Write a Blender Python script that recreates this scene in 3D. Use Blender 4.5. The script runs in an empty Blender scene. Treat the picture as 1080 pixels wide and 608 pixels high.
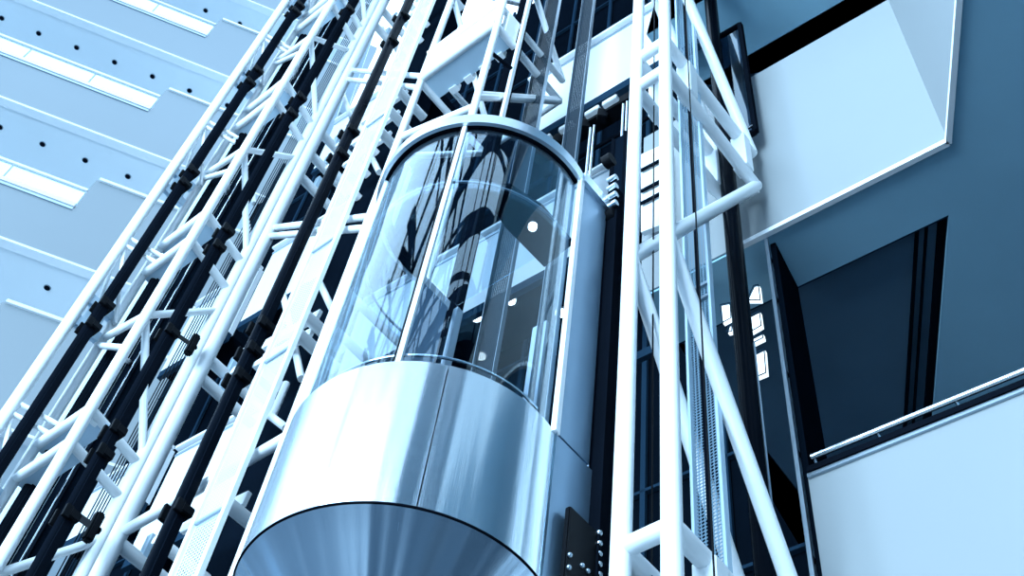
import bpy, bmesh, math, random
from mathutils import Vector, Matrix
random.seed(7)
C = bpy.context.scene.collection
PI = math.pi

# ------------------------------------------------------------------ camera
F_PX = 1230.0                      # focal length in pixels of a 1080 px wide frame
ZEN = (693.0, -577.0)              # where all plumb lines meet
CZ = 1.6                           # eye height
up = Vector((ZEN[0]-540, 304-ZEN[1], -F_PX)).normalized()
fw = Vector((0, 0, -1))
yy = (fw - fw.dot(up)*up).normalized()
xx = yy.cross(up)
R = Matrix((xx, yy, up))           # camera coordinates -> world
cam = bpy.data.cameras.new('camera')
cam.sensor_width = 36.0
cam.lens = 36.0*F_PX/1080.0
cam.clip_end = 500
cam_o = bpy.data.objects.new('camera', cam)
C.objects.link(cam_o)
cam_o.matrix_world = Matrix.Translation((0, 0, CZ)) @ R.to_4x4()
bpy.context.scene.camera = cam_o

# ------------------------------------------------------------------ light and exposure
sc = bpy.context.scene
sc.view_settings.view_transform = 'Standard'
sc.view_settings.look = 'None'
sc.view_settings.gamma = 1.0
sc.view_settings.use_curve_mapping = False
sc.view_settings.exposure = 0.0
w = bpy.data.worlds.new('sky'); sc.world = w
w.use_nodes = True
nt = w.node_tree; nt.nodes.clear()
wo = nt.nodes.new('ShaderNodeOutputWorld'); bg = nt.nodes.new('ShaderNodeBackground')
tc = nt.nodes.new('ShaderNodeTexCoord'); sp = nt.nodes.new('ShaderNodeSeparateXYZ')
rp = nt.nodes.new('ShaderNodeValToRGB')
rp.color_ramp.elements[0].position = 0.0; rp.color_ramp.elements[0].color = (0.13, 0.26, 0.42, 1)
rp.color_ramp.elements[1].position = 0.75; rp.color_ramp.elements[1].color = (0.50, 0.74, 1.0, 1)
nt.links.new(tc.outputs['Generated'], sp.inputs[0]); nt.links.new(sp.outputs['Z'], rp.inputs[0])
nt.links.new(rp.outputs[0], bg.inputs[0]); nt.links.new(bg.outputs[0], wo.inputs[0])
bg.inputs[1].default_value = 4.0
def area(name, loc, target, sx, sy, power, col):
    l = bpy.data.lights.new(name, 'AREA'); l.shape = 'RECTANGLE'; l.size = sx; l.size_y = sy
    l.energy = power; l.color = col
    o = bpy.data.objects.new(name, l); C.objects.link(o); o.location = loc
    d = Vector(target)-Vector(loc); o.rotation_euler = d.to_track_quat('-Z', 'Y').to_euler()
    return o
# broad lamp added behind the viewer: lights the towers, whitens the drum
area('added_rear_light', (-13, -9, 12), (1, 6, 9), 10, 16, 10500, (0.55, 0.79, 1.0))

area('added_drum_light', (11.5, -10.5, 21), (0, 5, 6), 2.2, 15, 1500, (0.55, 0.79, 1.0))  # narrow lamp added to lay a bright band on the drum

# ------------------------------------------------------------------ materials
def mat(name, col, rough=0.5, metal=0.0, spec=0.5, noise=0.06, nscale=3.0, bump=0.0, bscale=60, emit=None):
    m = bpy.data.materials.new(name); m.use_nodes = True
    n = m.node_tree; b = n.nodes['Principled BSDF']
    b.inputs['Roughness'].default_value = rough; b.inputs['Metallic'].default_value = metal
    b.inputs['Specular IOR Level'].default_value = spec
    t = n.nodes.new('ShaderNodeTexCoord'); no = n.nodes.new('ShaderNodeTexNoise'); no.inputs['Scale'].default_value = nscale
    no.inputs['Detail'].default_value = 4
    mx = n.nodes.new('ShaderNodeMix'); mx.data_type = 'RGBA'
    mx.inputs[6].default_value = (*[c*(1-noise) for c in col], 1); mx.inputs[7].default_value = (*[min(1, c*(1+noise)) for c in col], 1)
    n.links.new(t.outputs['Object'], no.inputs['Vector']); n.links.new(no.outputs['Fac'], mx.inputs[0]); n.links.new(mx.outputs[2], b.inputs['Base Color'])
    if bump:
        n2 = n.nodes.new('ShaderNodeTexNoise'); n2.inputs['Scale'].default_value = bscale
        bp = n.nodes.new('ShaderNodeBump'); bp.inputs['Strength'].default_value = bump; bp.inputs['Distance'].default_value = 0.01
        n.links.new(t.outputs['Object'], n2.inputs['Vector']); n.links.new(n2.outputs['Fac'], bp.inputs['Height']); n.links.new(bp.outputs[0], b.inputs['Normal'])
    if emit:
        b.inputs['Emission Color'].default_value = (*emit[0], 1); b.inputs['Emission Strength'].default_value = emit[1]
    return m
M = {}
M['white'] = mat('white_painted_steel', (0.92, 0.95, 0.96), 0.32, spec=0.5, noise=0.03)
M['plate'] = mat('pale_blue_plate', (0.50, 0.66, 0.78), 0.4)
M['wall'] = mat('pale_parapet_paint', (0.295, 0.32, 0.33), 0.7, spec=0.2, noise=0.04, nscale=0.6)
M['wall_white_lit'] = mat('lit_white_parapet_paint', (0.85, 0.90, 0.93), 0.6, noise=0.03, nscale=0.8)  # same white wall as the parapets; brighter light by its lamps put in colour
M['wall_left'] = mat('left_parapet_paint', (0.36, 0.40, 0.42), 0.7, spec=0.2, noise=0.04, nscale=0.3)
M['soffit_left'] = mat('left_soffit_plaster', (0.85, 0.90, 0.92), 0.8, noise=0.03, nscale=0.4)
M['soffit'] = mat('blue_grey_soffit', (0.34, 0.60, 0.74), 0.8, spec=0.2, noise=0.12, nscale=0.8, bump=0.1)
M['edge'] = mat('white_edge_trim', (0.95, 0.97, 0.98), 0.4, noise=0.02)
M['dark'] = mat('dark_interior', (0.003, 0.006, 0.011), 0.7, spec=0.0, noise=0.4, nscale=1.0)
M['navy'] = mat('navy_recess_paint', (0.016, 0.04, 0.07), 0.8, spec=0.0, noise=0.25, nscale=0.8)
M['flank'] = mat('steel_flank', (0.20, 0.31, 0.42), 0.35, metal=0.7, noise=0.15, nscale=1.2)
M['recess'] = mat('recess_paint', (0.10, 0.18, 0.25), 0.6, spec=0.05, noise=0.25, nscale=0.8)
M['black'] = mat('black_gloss_steel', (0.004, 0.006, 0.010), 0.6, spec=0.0, noise=0.3)
M['shine'] = mat('polished_black_steel', (0.003, 0.005, 0.009), 0.2, spec=0.02, noise=0.1)
M['rubber'] = mat('black_rubber', (0.002, 0.003, 0.005), 0.6, spec=0.1, noise=0.3)
M['cable'] = mat('dark_steel_rope', (0.01, 0.02, 0.03), 0.5, spec=0.2)
M['chrome'] = mat('chrome', (0.78, 0.84, 0.88), 0.12, metal=1.0, noise=0.02)
M['grey'] = mat('grey_steel', (0.35, 0.43, 0.50), 0.3, metal=0.8, noise=0.1)
M['floor'] = mat('dark_stone_floor', (0.06, 0.085, 0.11), 0.35, noise=0.2, nscale=0.5)
M['lamp'] = mat('lamp_lens', (0.9, 0.95, 1), 0.4, emit=((0.8, 0.93, 1.0), 6.0))
M['lit'] = mat('glowing_reflection', (0.9, 0.95, 1), 0.4, emit=((0.75, 0.92, 1.0), 1.6))  # emission stands in for bright reflections in the dark lobby glass

def brushed(name, col, rough, amp, freq, cone=False):
    """metal sheet rolled round the vertical axis: its brushing runs straight up"""
    m = bpy.data.materials.new(name); m.use_nodes = True
    n = m.node_tree; b = n.nodes['Principled BSDF']
    b.inputs['Metallic'].default_value = 1.0; b.inputs['Base Color'].default_value = (*col, 1)
    t = n.nodes.new('ShaderNodeTexCoord'); s = n.nodes.new('ShaderNodeSeparateXYZ'); at = n.nodes.new('ShaderNodeMath'); at.operation = 'ARCTAN2'
    n.links.new(t.outputs['Object'], s.inputs[0]); n.links.new(s.outputs['Y'], at.inputs[0]); n.links.new(s.outputs['X'], at.inputs[1])
    c = n.nodes.new('ShaderNodeCombineXYZ'); n.links.new(at.outputs[0], c.inputs[0])
    zz = n.nodes.new('ShaderNodeMath'); zz.operation = 'MULTIPLY'; zz.inputs[1].default_value = 0.02; n.links.new(s.outputs['Z'], zz.inputs[0]); n.links.new(zz.outputs[0], c.inputs[1])
    n1 = n.nodes.new('ShaderNodeTexNoise'); n1.inputs['Scale'].default_value = freq; n1.inputs['Detail'].default_value = 2
    n2 = n.nodes.new('ShaderNodeTexNoise'); n2.inputs['Scale'].default_value = 160; n2.inputs['Detail'].default_value = 2
    n.links.new(c.outputs[0], n1.inputs['Vector']); n.links.new(c.outputs[0], n2.inputs['Vector'])
    b1 = n.nodes.new('ShaderNodeBump'); b1.inputs['Strength'].default_value = 1.0; b1.inputs['Distance'].default_value = amp
    b2 = n.nodes.new('ShaderNodeBump'); b2.inputs['Strength'].default_value = 0.25; b2.inputs['Distance'].default_value = 0.0015
    n.links.new(n1.outputs['Fac'], b1.inputs['Height']); n.links.new(n2.outputs['Fac'], b2.inputs['Height'])
    n.links.new(b1.outputs[0], b2.inputs['Normal']); n.links.new(b2.outputs[0], b.inputs['Normal'])
    mr = n.nodes.new('ShaderNodeMapRange'); mr.inputs[3].default_value = rough*0.8; mr.inputs[4].default_value = rough*1.25
    n.links.new(n2.outputs['Fac'], mr.inputs[0]); n.links.new(mr.outputs[0], b.inputs['Roughness'])
    return m
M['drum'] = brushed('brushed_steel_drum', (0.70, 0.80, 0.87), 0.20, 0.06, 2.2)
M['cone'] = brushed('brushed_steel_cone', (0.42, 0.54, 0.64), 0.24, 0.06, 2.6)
M['ring'] = brushed('satin_ring', (0.62, 0.72, 0.80), 0.3, 0.01, 2)

def glass(name, tint, base, f_gain, rough=0.01):
    """thin sheet: Fresnel share reflects, the rest passes straight through"""
    m = bpy.data.materials.new(name); m.use_nodes = True
    n = m.node_tree; n.nodes.clear()
    o = n.nodes.new('ShaderNodeOutputMaterial'); tr = n.nodes.new('ShaderNodeBsdfTransparent'); tr.inputs[0].default_value = (*tint, 1)
    g = n.nodes.new('ShaderNodeBsdfGlossy'); g.inputs['Roughness'].default_value = rough; g.inputs[0].default_value = (0.85, 0.95, 1, 1)
    lw = n.nodes.new('ShaderNodeLayerWeight'); lw.inputs[0].default_value = 0.5
    fr = n.nodes.new('ShaderNodeMath'); fr.operation = 'POWER'; fr.inputs[1].default_value = 4.0; n.links.new(lw.outputs['Facing'], fr.inputs[0])
    ma = n.nodes.new('ShaderNodeMath'); ma.operation = 'MULTIPLY_ADD'; ma.inputs[1].default_value = f_gain; ma.inputs[2].default_value = base; ma.use_clamp = True
    mx = n.nodes.new('ShaderNodeMixShader')
    n.links.new(fr.outputs[0], ma.inputs[0]); n.links.new(ma.outputs[0], mx.inputs[0]); n.links.new(tr.outputs[0], mx.inputs[1]); n.links.new(g.outputs[0], mx.inputs[2]); n.links.new(mx.outputs[0], o.inputs[0])
    return m
M['glass'] = glass('car_glass', (0.90, 0.95, 0.98), 0.024, 0.8)
M['rail_glass'] = glass('balustrade_glass', (0.75, 0.86, 0.92), 0.45, 0.6)
M['dark_glass'] = glass('smoked_glass', (0.25, 0.33, 0.42), 0.06, 0.7)

def perforated(name, col, scale, hole, metal=0.2, ang=133.0):
    m = bpy.data.materials.new(name); m.use_nodes = True
    n = m.node_tree; b = n.nodes['Principled BSDF']; b.inputs['Base Color'].default_value = (*col, 1); b.inputs['Roughness'].default_value = 0.5; b.inputs['Specular IOR Level'].default_value = 0.1; b.inputs['Metallic'].default_value = metal
    o = n.nodes['Material Output']; t = n.nodes.new('ShaderNodeTexCoord'); v = n.nodes.new('ShaderNodeVectorMath'); v.operation = 'MULTIPLY'; v.inputs[1].default_value = (scale, 0, scale)
    fr = n.nodes.new('ShaderNodeVectorMath'); fr.operation = 'FRACTION'; su = n.nodes.new('ShaderNodeVectorMath'); su.operation = 'SUBTRACT'; su.inputs[1].default_value = (0.5, 0, 0.5)
    le = n.nodes.new('ShaderNodeVectorMath'); le.operation = 'LENGTH'; ls = n.nodes.new('ShaderNodeMath'); ls.operation = 'LESS_THAN'; ls.inputs[1].default_value = hole
    mp = n.nodes.new('ShaderNodeMapping'); mp.inputs['Rotation'].default_value = (0, 0, -math.radians(ang))
    n.links.new(t.outputs['Object'], mp.inputs[0]); n.links.new(mp.outputs[0], v.inputs[0]); n.links.new(v.outputs[0], fr.inputs[0]); n.links.new(fr.outputs[0], su.inputs[0]); n.links.new(su.outputs[0], le.inputs[0]); n.links.new(le.outputs['Value'], ls.inputs[0])
    tr = n.nodes.new('ShaderNodeBsdfTransparent'); mx = n.nodes.new('ShaderNodeMixShader')
    n.links.new(ls.outputs[0], mx.inputs[0]); n.links.new(b.outputs[0], mx.inputs[1]); n.links.new(tr.outputs[0], mx.inputs[2]); n.links.new(mx.outputs[0], o.inputs[0])
    return m
M['perf'] = perforated('pale_perforated_sheet', (0.72, 0.82, 0.88), 28, 0.33)
M['perf_dark'] = perforated('grey_perforated_sheet', (0.012, 0.026, 0.04), 40, 0.33, 0.0)
M['perf_mid'] = perforated('steel_mesh_sheet', (0.20, 0.32, 0.42), 36, 0.41)

# ------------------------------------------------------------------ geometry helpers
def link(name, bm, m, parent=None, smooth=False, org=None):
    if org is not None: bmesh.ops.translate(bm, verts=bm.verts, vec=-Vector(org))
    bmesh.ops.recalc_face_normals(bm, faces=bm.faces)
    me = bpy.data.meshes.new(name); bm.to_mesh(me); bm.free()
    me.materials.append(M[m])
    if smooth:
        for p in me.polygons: p.use_smooth = True
        try: me.set_sharp_from_angle(angle=math.radians(40))
        except Exception: pass
    o = bpy.data.objects.new(name, me); C.objects.link(o)
    if org is not None: o.location = org
    if parent is not None:
        o.parent = parent
        o.matrix_parent_inverse = Matrix.Translation(-parent.location)
    return o
def tag(o, label, cat, group=None, kind=None):
    o['label'] = label; o['category'] = cat
    if group: o['group'] = group
    if kind: o['kind'] = kind
    return o
def thing(name, label, cat, loc, group=None):
    o = bpy.data.objects.new(name, None); C.objects.link(o); o.location = loc; o.empty_display_size = 0.2
    return tag(o, label, cat, group)
def struct(name, bm, m, label=None):
    o = link(name, bm, m); o['kind'] = 'structure'
    if label: o['label'] = label
    return o
def tube(bm, p, q, r, seg=20, cap=True):
    p = Vector(p); q = Vector(q); d = q-p
    mt = Matrix.Translation((p+q)/2) @ d.to_track_quat('Z', 'Y').to_matrix().to_4x4()
    bmesh.ops.create_cone(bm, cap_ends=cap, segments=seg, radius1=r, radius2=r, depth=d.length, matrix=mt)
def bar(bm, p, q, w, h, side=None, bev=0.0):
    """square bar from p to q; w along `side`, h across it"""
    p = Vector(p); q = Vector(q); d = (q-p); L = d.length; d.normalize()
    s = Vector(side) if side is not None else Vector((0, 0, 1)).cross(d)
    if s.length < 1e-4: s = Vector((1, 0, 0))
    s = (s - s.dot(d)*d).normalized(); t = d.cross(s)
    mt = Matrix((s, t, d)).transposed().to_4x4(); mt.translation = (p+q)/2
    v = bmesh.ops.create_cube(bm, size=1.0, matrix=mt @ Matrix.Diagonal((w, h, L, 1)))['verts']
    if bev:
        e = list({e for x in v for e in x.link_edges})
        bmesh.ops.bevel(bm, geom=e, offset=bev, segments=2, affect='EDGES')
def prism(bm, pts, vec):
    """solid from a planar polygon pushed along vec"""
    a = [bm.verts.new(Vector(p)) for p in pts]; b = [bm.verts.new(Vector(p)+Vector(vec)) for p in pts]
    bm.faces.new(a); bm.faces.new(b[::-1]); n = len(a)
    for i in range(n): bm.faces.new((a[i], b[i], b[(i+1) % n], a[(i+1) % n]))
def B(): return bmesh.new()

# ------------------------------------------------------------------ survey: the site grid
def ray(p): return R @ Vector((p[0]-540, 304-p[1], -F_PX))
def at_z(p, z):
    d = ray(p); return Vector((d.x/d.z*z, d.y/d.z*z, z+CZ))
def height(c, p):
    d = ray(p); return d.z/math.hypot(d.x, d.y)*math.hypot(c[0], c[1])
def v2(deg): return Vector((math.cos(math.radians(deg)), math.sin(math.radians(deg))))
bv = v2(43); av = Vector((-bv.y, bv.x))          # the lift towers stand on a grid turned 43 degrees
def AB(a, b, z=0.0):
    v = av*a + bv*b; return Vector((v.x, v.y, z+CZ))
def ab_of(p, b):                                  # where a plumb line seen at p stands, on the row b
    d = ray(p); u = Vector((d.x, d.y)).normalized(); v = u*(b/bv.dot(u)); return (av.dot(v), b)
n_r = Vector((math.sin(math.radians(136)), -math.cos(math.radians(136)))); t_r = v2(136)
def FR(d, al, zl, back=0.0):                      # right facade, parallel planes at distance d
    v = n_r*(d+back) + t_r*al*d; return Vector((v.x, v.y, zl*d+CZ))
n_l = Vector((-math.sin(math.radians(13.5)), math.cos(math.radians(13.5)))); t_l = v2(13.5)
DL = 22.5
def FL(al, zl, back=0.0):
    v = n_l*(DL+back) + t_l*al*DL; return Vector((v.x, v.y, zl*DL+CZ))
FLOOR_H = 6.26

# ------------------------------------------------------------------ setting: floor and far walls
bm = B(); prism(bm, [(-40, -30, 0), (40, -30, 0), (40, 45, 0), (-40, 45, 0)], (0, 0, -0.3)); struct('floor', bm, 'floor')
# the atrium behind the viewer: gallery bands and piers, seen only as reflections
def wall_bands(name, p, q, z1, first):
    """opposite galleries: pale parapets and dark openings, with piers"""
    p = Vector(p); q = Vector(q)
    bm = B(); z = first
    while z < z1:
        bar(bm, (p.x, p.y, z), (q.x, q.y, z), 0.4, 2.2); z += FLOOR_H
    struct(name, bm, 'soffit')
    bm = B(); d = (q-p).normalized(); nn = Vector((-d.y, d.x, 0)); c0 = p+nn*1.5*SIDE; c1 = q+nn*1.5*SIDE
    prism(bm, [(c0.x, c0.y, 0), (c1.x, c1.y, 0), (c1.x, c1.y, z1), (c0.x, c0.y, z1)], nn*0.3*SIDE)
    n = max(2, int((q-p).length/5))
    for i in range(n+1):
        c = p.lerp(q, i/n); bar(bm, (c.x, c.y, 0), (c.x, c.y, z1), 0.5, 0.5, d)
    struct(name, bm, 'navy')
SIDE = -1
wall_bands('wall_rear', (-4, -20, 0), (17, -15, 0), 40, 5.0)
wall_bands('wall_side', (17, -15, 0), (19, 0, 0), 40, 5.0)
# skylight girders high over the atrium floor behind the viewer
bm = B()
for i in range(9):
    y = -2-3.6*i; bar(bm, (-34, y, 37), (22, y+3, 37), 0.5, 1.1)
for i in range(9):
    x = -32+6.0*i; bar(bm, (x, 0, 37.6), (x+2, -34, 37.6), 0.4, 0.7)
for i in range(14): bar(bm, (-33+3.6*i, 0, 36.2), (-30+3.6*i, -34, 36.2), 0.22, 0.3)
for i in range(12): bar(bm, (-34, -1-2.7*i, 35.8), (22, -4-2.7*i, 35.8), 0.12, 0.35)
for i in range(5): bar(bm, (-30+9*i, -1, 37.0), (-22+9*i, -31, 37.0), 0.35, 0.5)
struct('ceiling_skylight', bm, 'navy')

# left facade: stacked galleries
def gallery_left(k, z0, zt_left, zt_right, zrail):
    base = k
    bm = B()
    outer = [FL(-0.95, z0), FL(0.02, z0)]
    # parapet, lower stretch left of the step and higher stretch right of it
    prism(bm, [FL(-0.95, z0), FL(-0.3555, z0), FL(-0.3555, zt_left), FL(-0.95, zt_left)], n_l.to_3d()*0.25)
    prism(bm, [FL(-0.3555, z0), FL(-0.12, z0), FL(-0.12, zt_right), FL(-0.3555, zt_right)], n_l.to_3d()*0.25)
    struct('wall_left', bm, 'wall_left')
    bm = B()
    prism(bm, [FL(-0.95, z0, 0.26), FL(-0.12, z0, 0.26), FL(-0.12, z0, 7), FL(-0.95, z0, 7)], (0, 0, 0.5))
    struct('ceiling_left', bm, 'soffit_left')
    bm = B()
    prism(bm, [FL(-0.95, z0, -0.03), FL(-0.12, z0, -0.03), FL(-0.12, z0, 0.28), FL(-0.95, z0, 0.28)], (0, 0, -0.09))
    struct('trim_%d' % (base*2+1), bm, 'edge')
    bm = B()
    bar(bm, FL(-0.352, zt_right+0.002, 0.1), FL(-0.12, zt_right+0.002, 0.1), 0.34, 0.12)
    struct('trim_%d' % (base*2+2), bm, 'edge')
    return None
lev = [(1.966, 2.069, 2.137, 2.121), (1.687, 1.789-0.005, 1.858, 1.842), (1.4085, 1.511, 1.583, 1.564), (1.130, 1.232, 1.305, 1.283), (0.851, 0.955, 1.025, 1.005), (2.245, 2.35, 2.42, 2.40)]
names = ['second highest in view, beside the top corner', 'highest fully seen', 'across the upper left corner', 'with slanting reflections near the left frame edge', 'lowest, mostly out of frame', 'topmost']
for k, (z0, a_, b_, c_) in enumerate(lev):
    gallery_left(k, z0, a_, b_, c_)
    if k in (1, 2, 3):
        lab = {1: 'clear glass balustrade with white rails on the topmost left gallery', 2: 'long glass balustrade with blurred reflections on the middle left gallery', 3: 'glass balustrade with wide slanting reflections on the lowest left gallery'}[k]
        t = thing('glass_balustrade', lab, 'railing', FL(-0.65, a_))
        bm = B(); bar(bm, FL(-0.95, c_-0.004, 0.06), FL(-0.357, c_-0.004, 0.06), 0.10, 0.10); link('handrail', bm, 'edge', t)
        bm = B(); bar(bm, FL(-0.95, a_+0.004, 0.02), FL(-0.357, a_+0.004, 0.02), 0.16, 0.16); link('bottom_rail', bm, 'edge', t)
        bm = B(); bar(bm, FL(-0.95, a_-0.003, -0.015), FL(-0.357, a_-0.003, -0.015), 0.04, 0.12); link('base_channel', bm, 'grey', t)  # grey strip below the bottom rail
        n = 6; e = (0.95-0.357)/n
        for i in range(n):
            x0 = -0.95+i*e+0.001; x1 = x0+e-0.002
            bm = B(); prism(bm, [FL(x0, a_+0.008, 0.06), FL(x1, a_+0.008, 0.06), FL(x1, c_-0.007, 0.06), FL(x0, c_-0.007, 0.06)], n_l.to_3d()*0.02); link('glass_panel', bm, 'rail_glass', t)
# back wall of the left galleries
bm = B(); prism(bm, [FL(-0.95, 0, 7), FL(-0.12, 0, 7), FL(-0.12, 2.6, 7), FL(-0.95, 2.6, 7)], n_l.to_3d()*0.3); struct('wall_left', bm, 'wall_left')
# dark recessed downlights in the left ceilings
spots = [((217, 11), 1.966), ((253, 25), 1.966), ((176, -4), 1.966), ((2, 19), 1.687), ((41, 35), 1.687), ((81, 50), 1.687), ((121, 65.5), 1.687), ((161, 80.5), 1.687), ((200, 95.5), 1.687), ((240, 111), 1.687), ((0, 134), 1.4085), ((45, 152), 1.4085), ((90, 169), 1.4085), ((135, 186), 1.4085), ((50, 303.5), 1.130)]
cnt = {}
for (p, zl) in sorted(spots, key=lambda q: q[0][0]):
    cnt[zl] = cnt.get(zl, 0)+1; nth = ['leftmost', 'second from the left', 'third from the left', 'fourth from the left', 'fifth from the left', 'sixth from the left', 'seventh from the left'][cnt[zl]-1]
    c = at_z(p, zl*DL)
    t = thing('downlight', 'small dark downlight, %s, in the %s left gallery ceiling' % (nth, {1.966: 'topmost', 1.687: 'upper', 1.4085: 'middle', 1.130: 'lowest'}[zl]), 'light', c, 'downlights of the left gallery ceilings, %s level' % {1.966: 'top', 1.687: 'upper', 1.4085: 'middle', 1.130: 'lowest'}[zl])
    bm = B(); tube(bm, c+Vector((0, 0, 0.01)), c-Vector((0, 0, 0.02)), 0.105, 20); link('trim_ring', bm, 'grey', t)
    bm = B(); tube(bm, c-Vector((0, 0, 0.021)), c-Vector((0, 0, 0.035)), 0.085, 20); link('lens', bm, 'dark', t)

# ------------------------------------------------------------------ setting: right facade
DR = 5.5
up3 = Vector((0, 0, 1))
nr3 = n_r.to_3d(); tr3 = t_r.to_3d()
d2 = v2(73.7).to_3d()                               # the wing that turns back over the viewer's right
Z1 = 1.660
def wing(al, zb, zt, left, m, side_len=7.0, d=DR):
    """parapet along the facade, then the return wing coming forward from its corner"""
    bm = B(); prism(bm, [FR(d, al, zb), FR(d, left, zb), FR(d, left, zt), FR(d, al, zt)], nr3*0.2)
    struct('wall_right', bm, m)
    c = FR(d, al, zb); h = Vector((0, 0, (zt-zb)*d)); e = c-d2*side_len; o = Vector((d2.y, -d2.x, 0))*0.2
    bm = B(); prism(bm, [c, e, e+h, c+h], o); struct('wall_right', bm, m)
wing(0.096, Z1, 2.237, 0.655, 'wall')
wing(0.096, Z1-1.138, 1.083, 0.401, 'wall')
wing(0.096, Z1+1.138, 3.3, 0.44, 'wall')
# white edge strips
def edge_strip(n, al, zb, left, d=DR):
    bm = B(); a = FR(d, al, zb); b = FR(d, left, zb)
    prism(bm, [a-nr3*0.03, b-nr3*0.03, b+nr3*0.02, a+nr3*0.02], (0, 0, -0.06))
    e = a-d2*7; o = Vector((d2.y, -d2.x, 0))
    prism(bm, [a-o*0.03, e-o*0.03, e+o*0.02, a+o*0.02], (0, 0, -0.06))
    struct('trim_%d' % n, bm, 'edge')
edge_strip(21, 0.096, Z1, 0.46); edge_strip(22, 0.096, Z1+1.138, 0.44)
# slab with the recess: built as strips round the opening
zs = Z1*DR
def S(p): return at_z(p, zs)
rc = S((1000, 225)); 
def pl(s, b, z=zs):                                 # point by run along the facade and depth behind it
    v = n_r*b + t_r*s; return Vector((v.x, v.y, z+CZ))
def sb(p): return (t_r.dot(p.to_2d()), n_r.dot(p.to_2d()))
rs, rb = sb(rc)                                     # recess corner
rl = sb(S((833, 306)))[0]
rd = sb(S((984, 430))); rd2 = rc + d2*9.0           # its far edge
sl = 0.655*DR
corner = FR(DR, 0.096, Z1)
bm = B()
th = (0, 0, -0.03)
lo = pl(sl, DR+0.2); li = pl(rl, DR+0.2)
DEEP = sb(at_z((840, 28), (Z1+1.138)*DR))[1]
def soffit(bm, z, thick, recess=True):
    dz = Vector((0, 0, z-zs))
    o = Vector((d2.y, -d2.x, 0))
    c = corner
    if recess:
        A = [pl(sl, DR+0.02), pl(rs, DR+0.02), pl(rs, rb), pl(sl, rb)]
        prism(bm, [x+dz for x in A], thick)                                    # front strip
        fr_ = rc + d2*12; nose = corner + nr3*0.02 + o*0.02
        prism(bm, [x+dz for x in (pl(rs, DR+0.02), pl(rs, rb), fr_, fr_+Vector((20, 0, 0)), nose-d2*7+Vector((20, 0, 0)), nose-d2*7, nose)], thick)
    else:
        prism(bm, [x+dz for x in (pl(sl, DR+0.02), pl(sl, DEEP), pl(sl-30, DEEP), corner+o*0.02-d2*7+Vector((20, 0, 0)), corner+o*0.02-d2*7, corner+o*0.02)], thick)
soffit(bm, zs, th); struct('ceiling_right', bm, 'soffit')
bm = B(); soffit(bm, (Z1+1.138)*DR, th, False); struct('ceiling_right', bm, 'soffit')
# raised dark ceiling of the recess, with ribs along its right side
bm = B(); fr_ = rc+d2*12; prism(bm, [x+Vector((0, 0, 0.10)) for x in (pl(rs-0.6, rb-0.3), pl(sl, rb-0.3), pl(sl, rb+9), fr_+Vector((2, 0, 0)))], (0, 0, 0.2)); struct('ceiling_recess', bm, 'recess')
bm = B()
for s_, w_ in ((0.03, 0.07), (0.16, 0.02), (0.24, 0.03)):
    o = Vector((-d2.y, d2.x, 0))*s_
    bar(bm, rc+o+d2*0.02+Vector((0, 0, 0.08)), fr_+o+Vector((0, 0, 0.08)), 0.05, w_, up3)
struct('trim_51', bm, 'dark')
bm = B(); bar(bm, rc+Vector((0, 0, 0.05)), rc+tr3*4.0+Vector((0, 0, 0.05)), 0.06, 0.12, nr3); struct('trim_52', bm, 'navy')

# lower right parapet furniture
t = thing('handrail_assembly', 'chrome handrail over the dark channel of the lower right parapet', 'railing', FR(DR, 0.25, 1.09))
bm = B(); tube(bm, FR(DR, 0.388, 1.1015, -0.06), FR(DR, 0.0, 1.1015, -0.06), 0.022, 16); link('handrail', bm, 'chrome', t, True)
bm = B(); bar(bm, FR(DR, 0.398, 1.089, 0.02), FR(DR, 0.0, 1.089, 0.02), 0.12, 0.05); link('rail_channel', bm, 'black', t)
bm = B(); bar(bm, FR(DR, 0.40, 1.0815, -0.01), FR(DR, 0.0, 1.0815, -0.01), 0.03, 0.035); link('cover_strip', bm, 'grey', t)
for al in (0.385, 0.30, 0.20, 0.10):
    bm = B(); tube(bm, FR(DR, al, 1.089, 0.0), FR(DR, al, 1.1015, -0.06), 0.010, 10); link('bracket', bm, 'chrome', t)

# dark partition running into the building, with the glazed front post
pa = S((812, 256)); pb = S((836, 303))
bm = B(); q = (pb-pa); q.z = 0
for f0, f1 in ((0.0, 1.0),):
    prism(bm, [pa+q*f0, pa+q*f1, pa+q*f1-Vector((0, 0, pa.z)), pa+q*f0-Vector((0, 0, pa.z))], Vector((q.y, -q.x, 0)).normalized()*0.05)
struct('wall_partition', bm, 'dark')
t = thing('glass_screen_post', 'tall metal framed glass edge left of the lower right parapet', 'post', Vector((pa.x, pa.y, 0)))
for k, (off, w_, mt_) in enumerate(((-0.02, 0.035, 'grey'), (0.045, 0.02, 'chrome'), (0.085, 0.012, 'grey'))):
    c = pa+q.normalized()*off-Vector((0, 0, 0.02)) - nr3*0.06
    bm = B(); bar(bm, Vector((c.x, c.y, 0)), c, w_, 0.03, q); link('upright', bm, mt_, t)
for zz_ in (0.3, 0.9, 1.9, 2.8, 3.8, 4.8):
    c = pa - nr3*0.07 + q.normalized()*0.04 - Vector((0, 0, zz_)); bm = B(); bar(bm, c-q.normalized()*0.05, c+q.normalized()*0.07, 0.02, 0.03, nr3); link('clip', bm, 'black', t)
c = pa - nr3*0.02
bm = B(); x0 = c+q.normalized()*0.1; x1 = c+q.normalized()*0.5
prism(bm, [x0, x1, Vector((x1.x, x1.y, 0.02)), Vector((x0.x, x0.y, 0.02))], Vector((q.y, -q.x, 0)).normalized()*0.015); link('glass_pane', bm, 'dark_glass', t)

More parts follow.
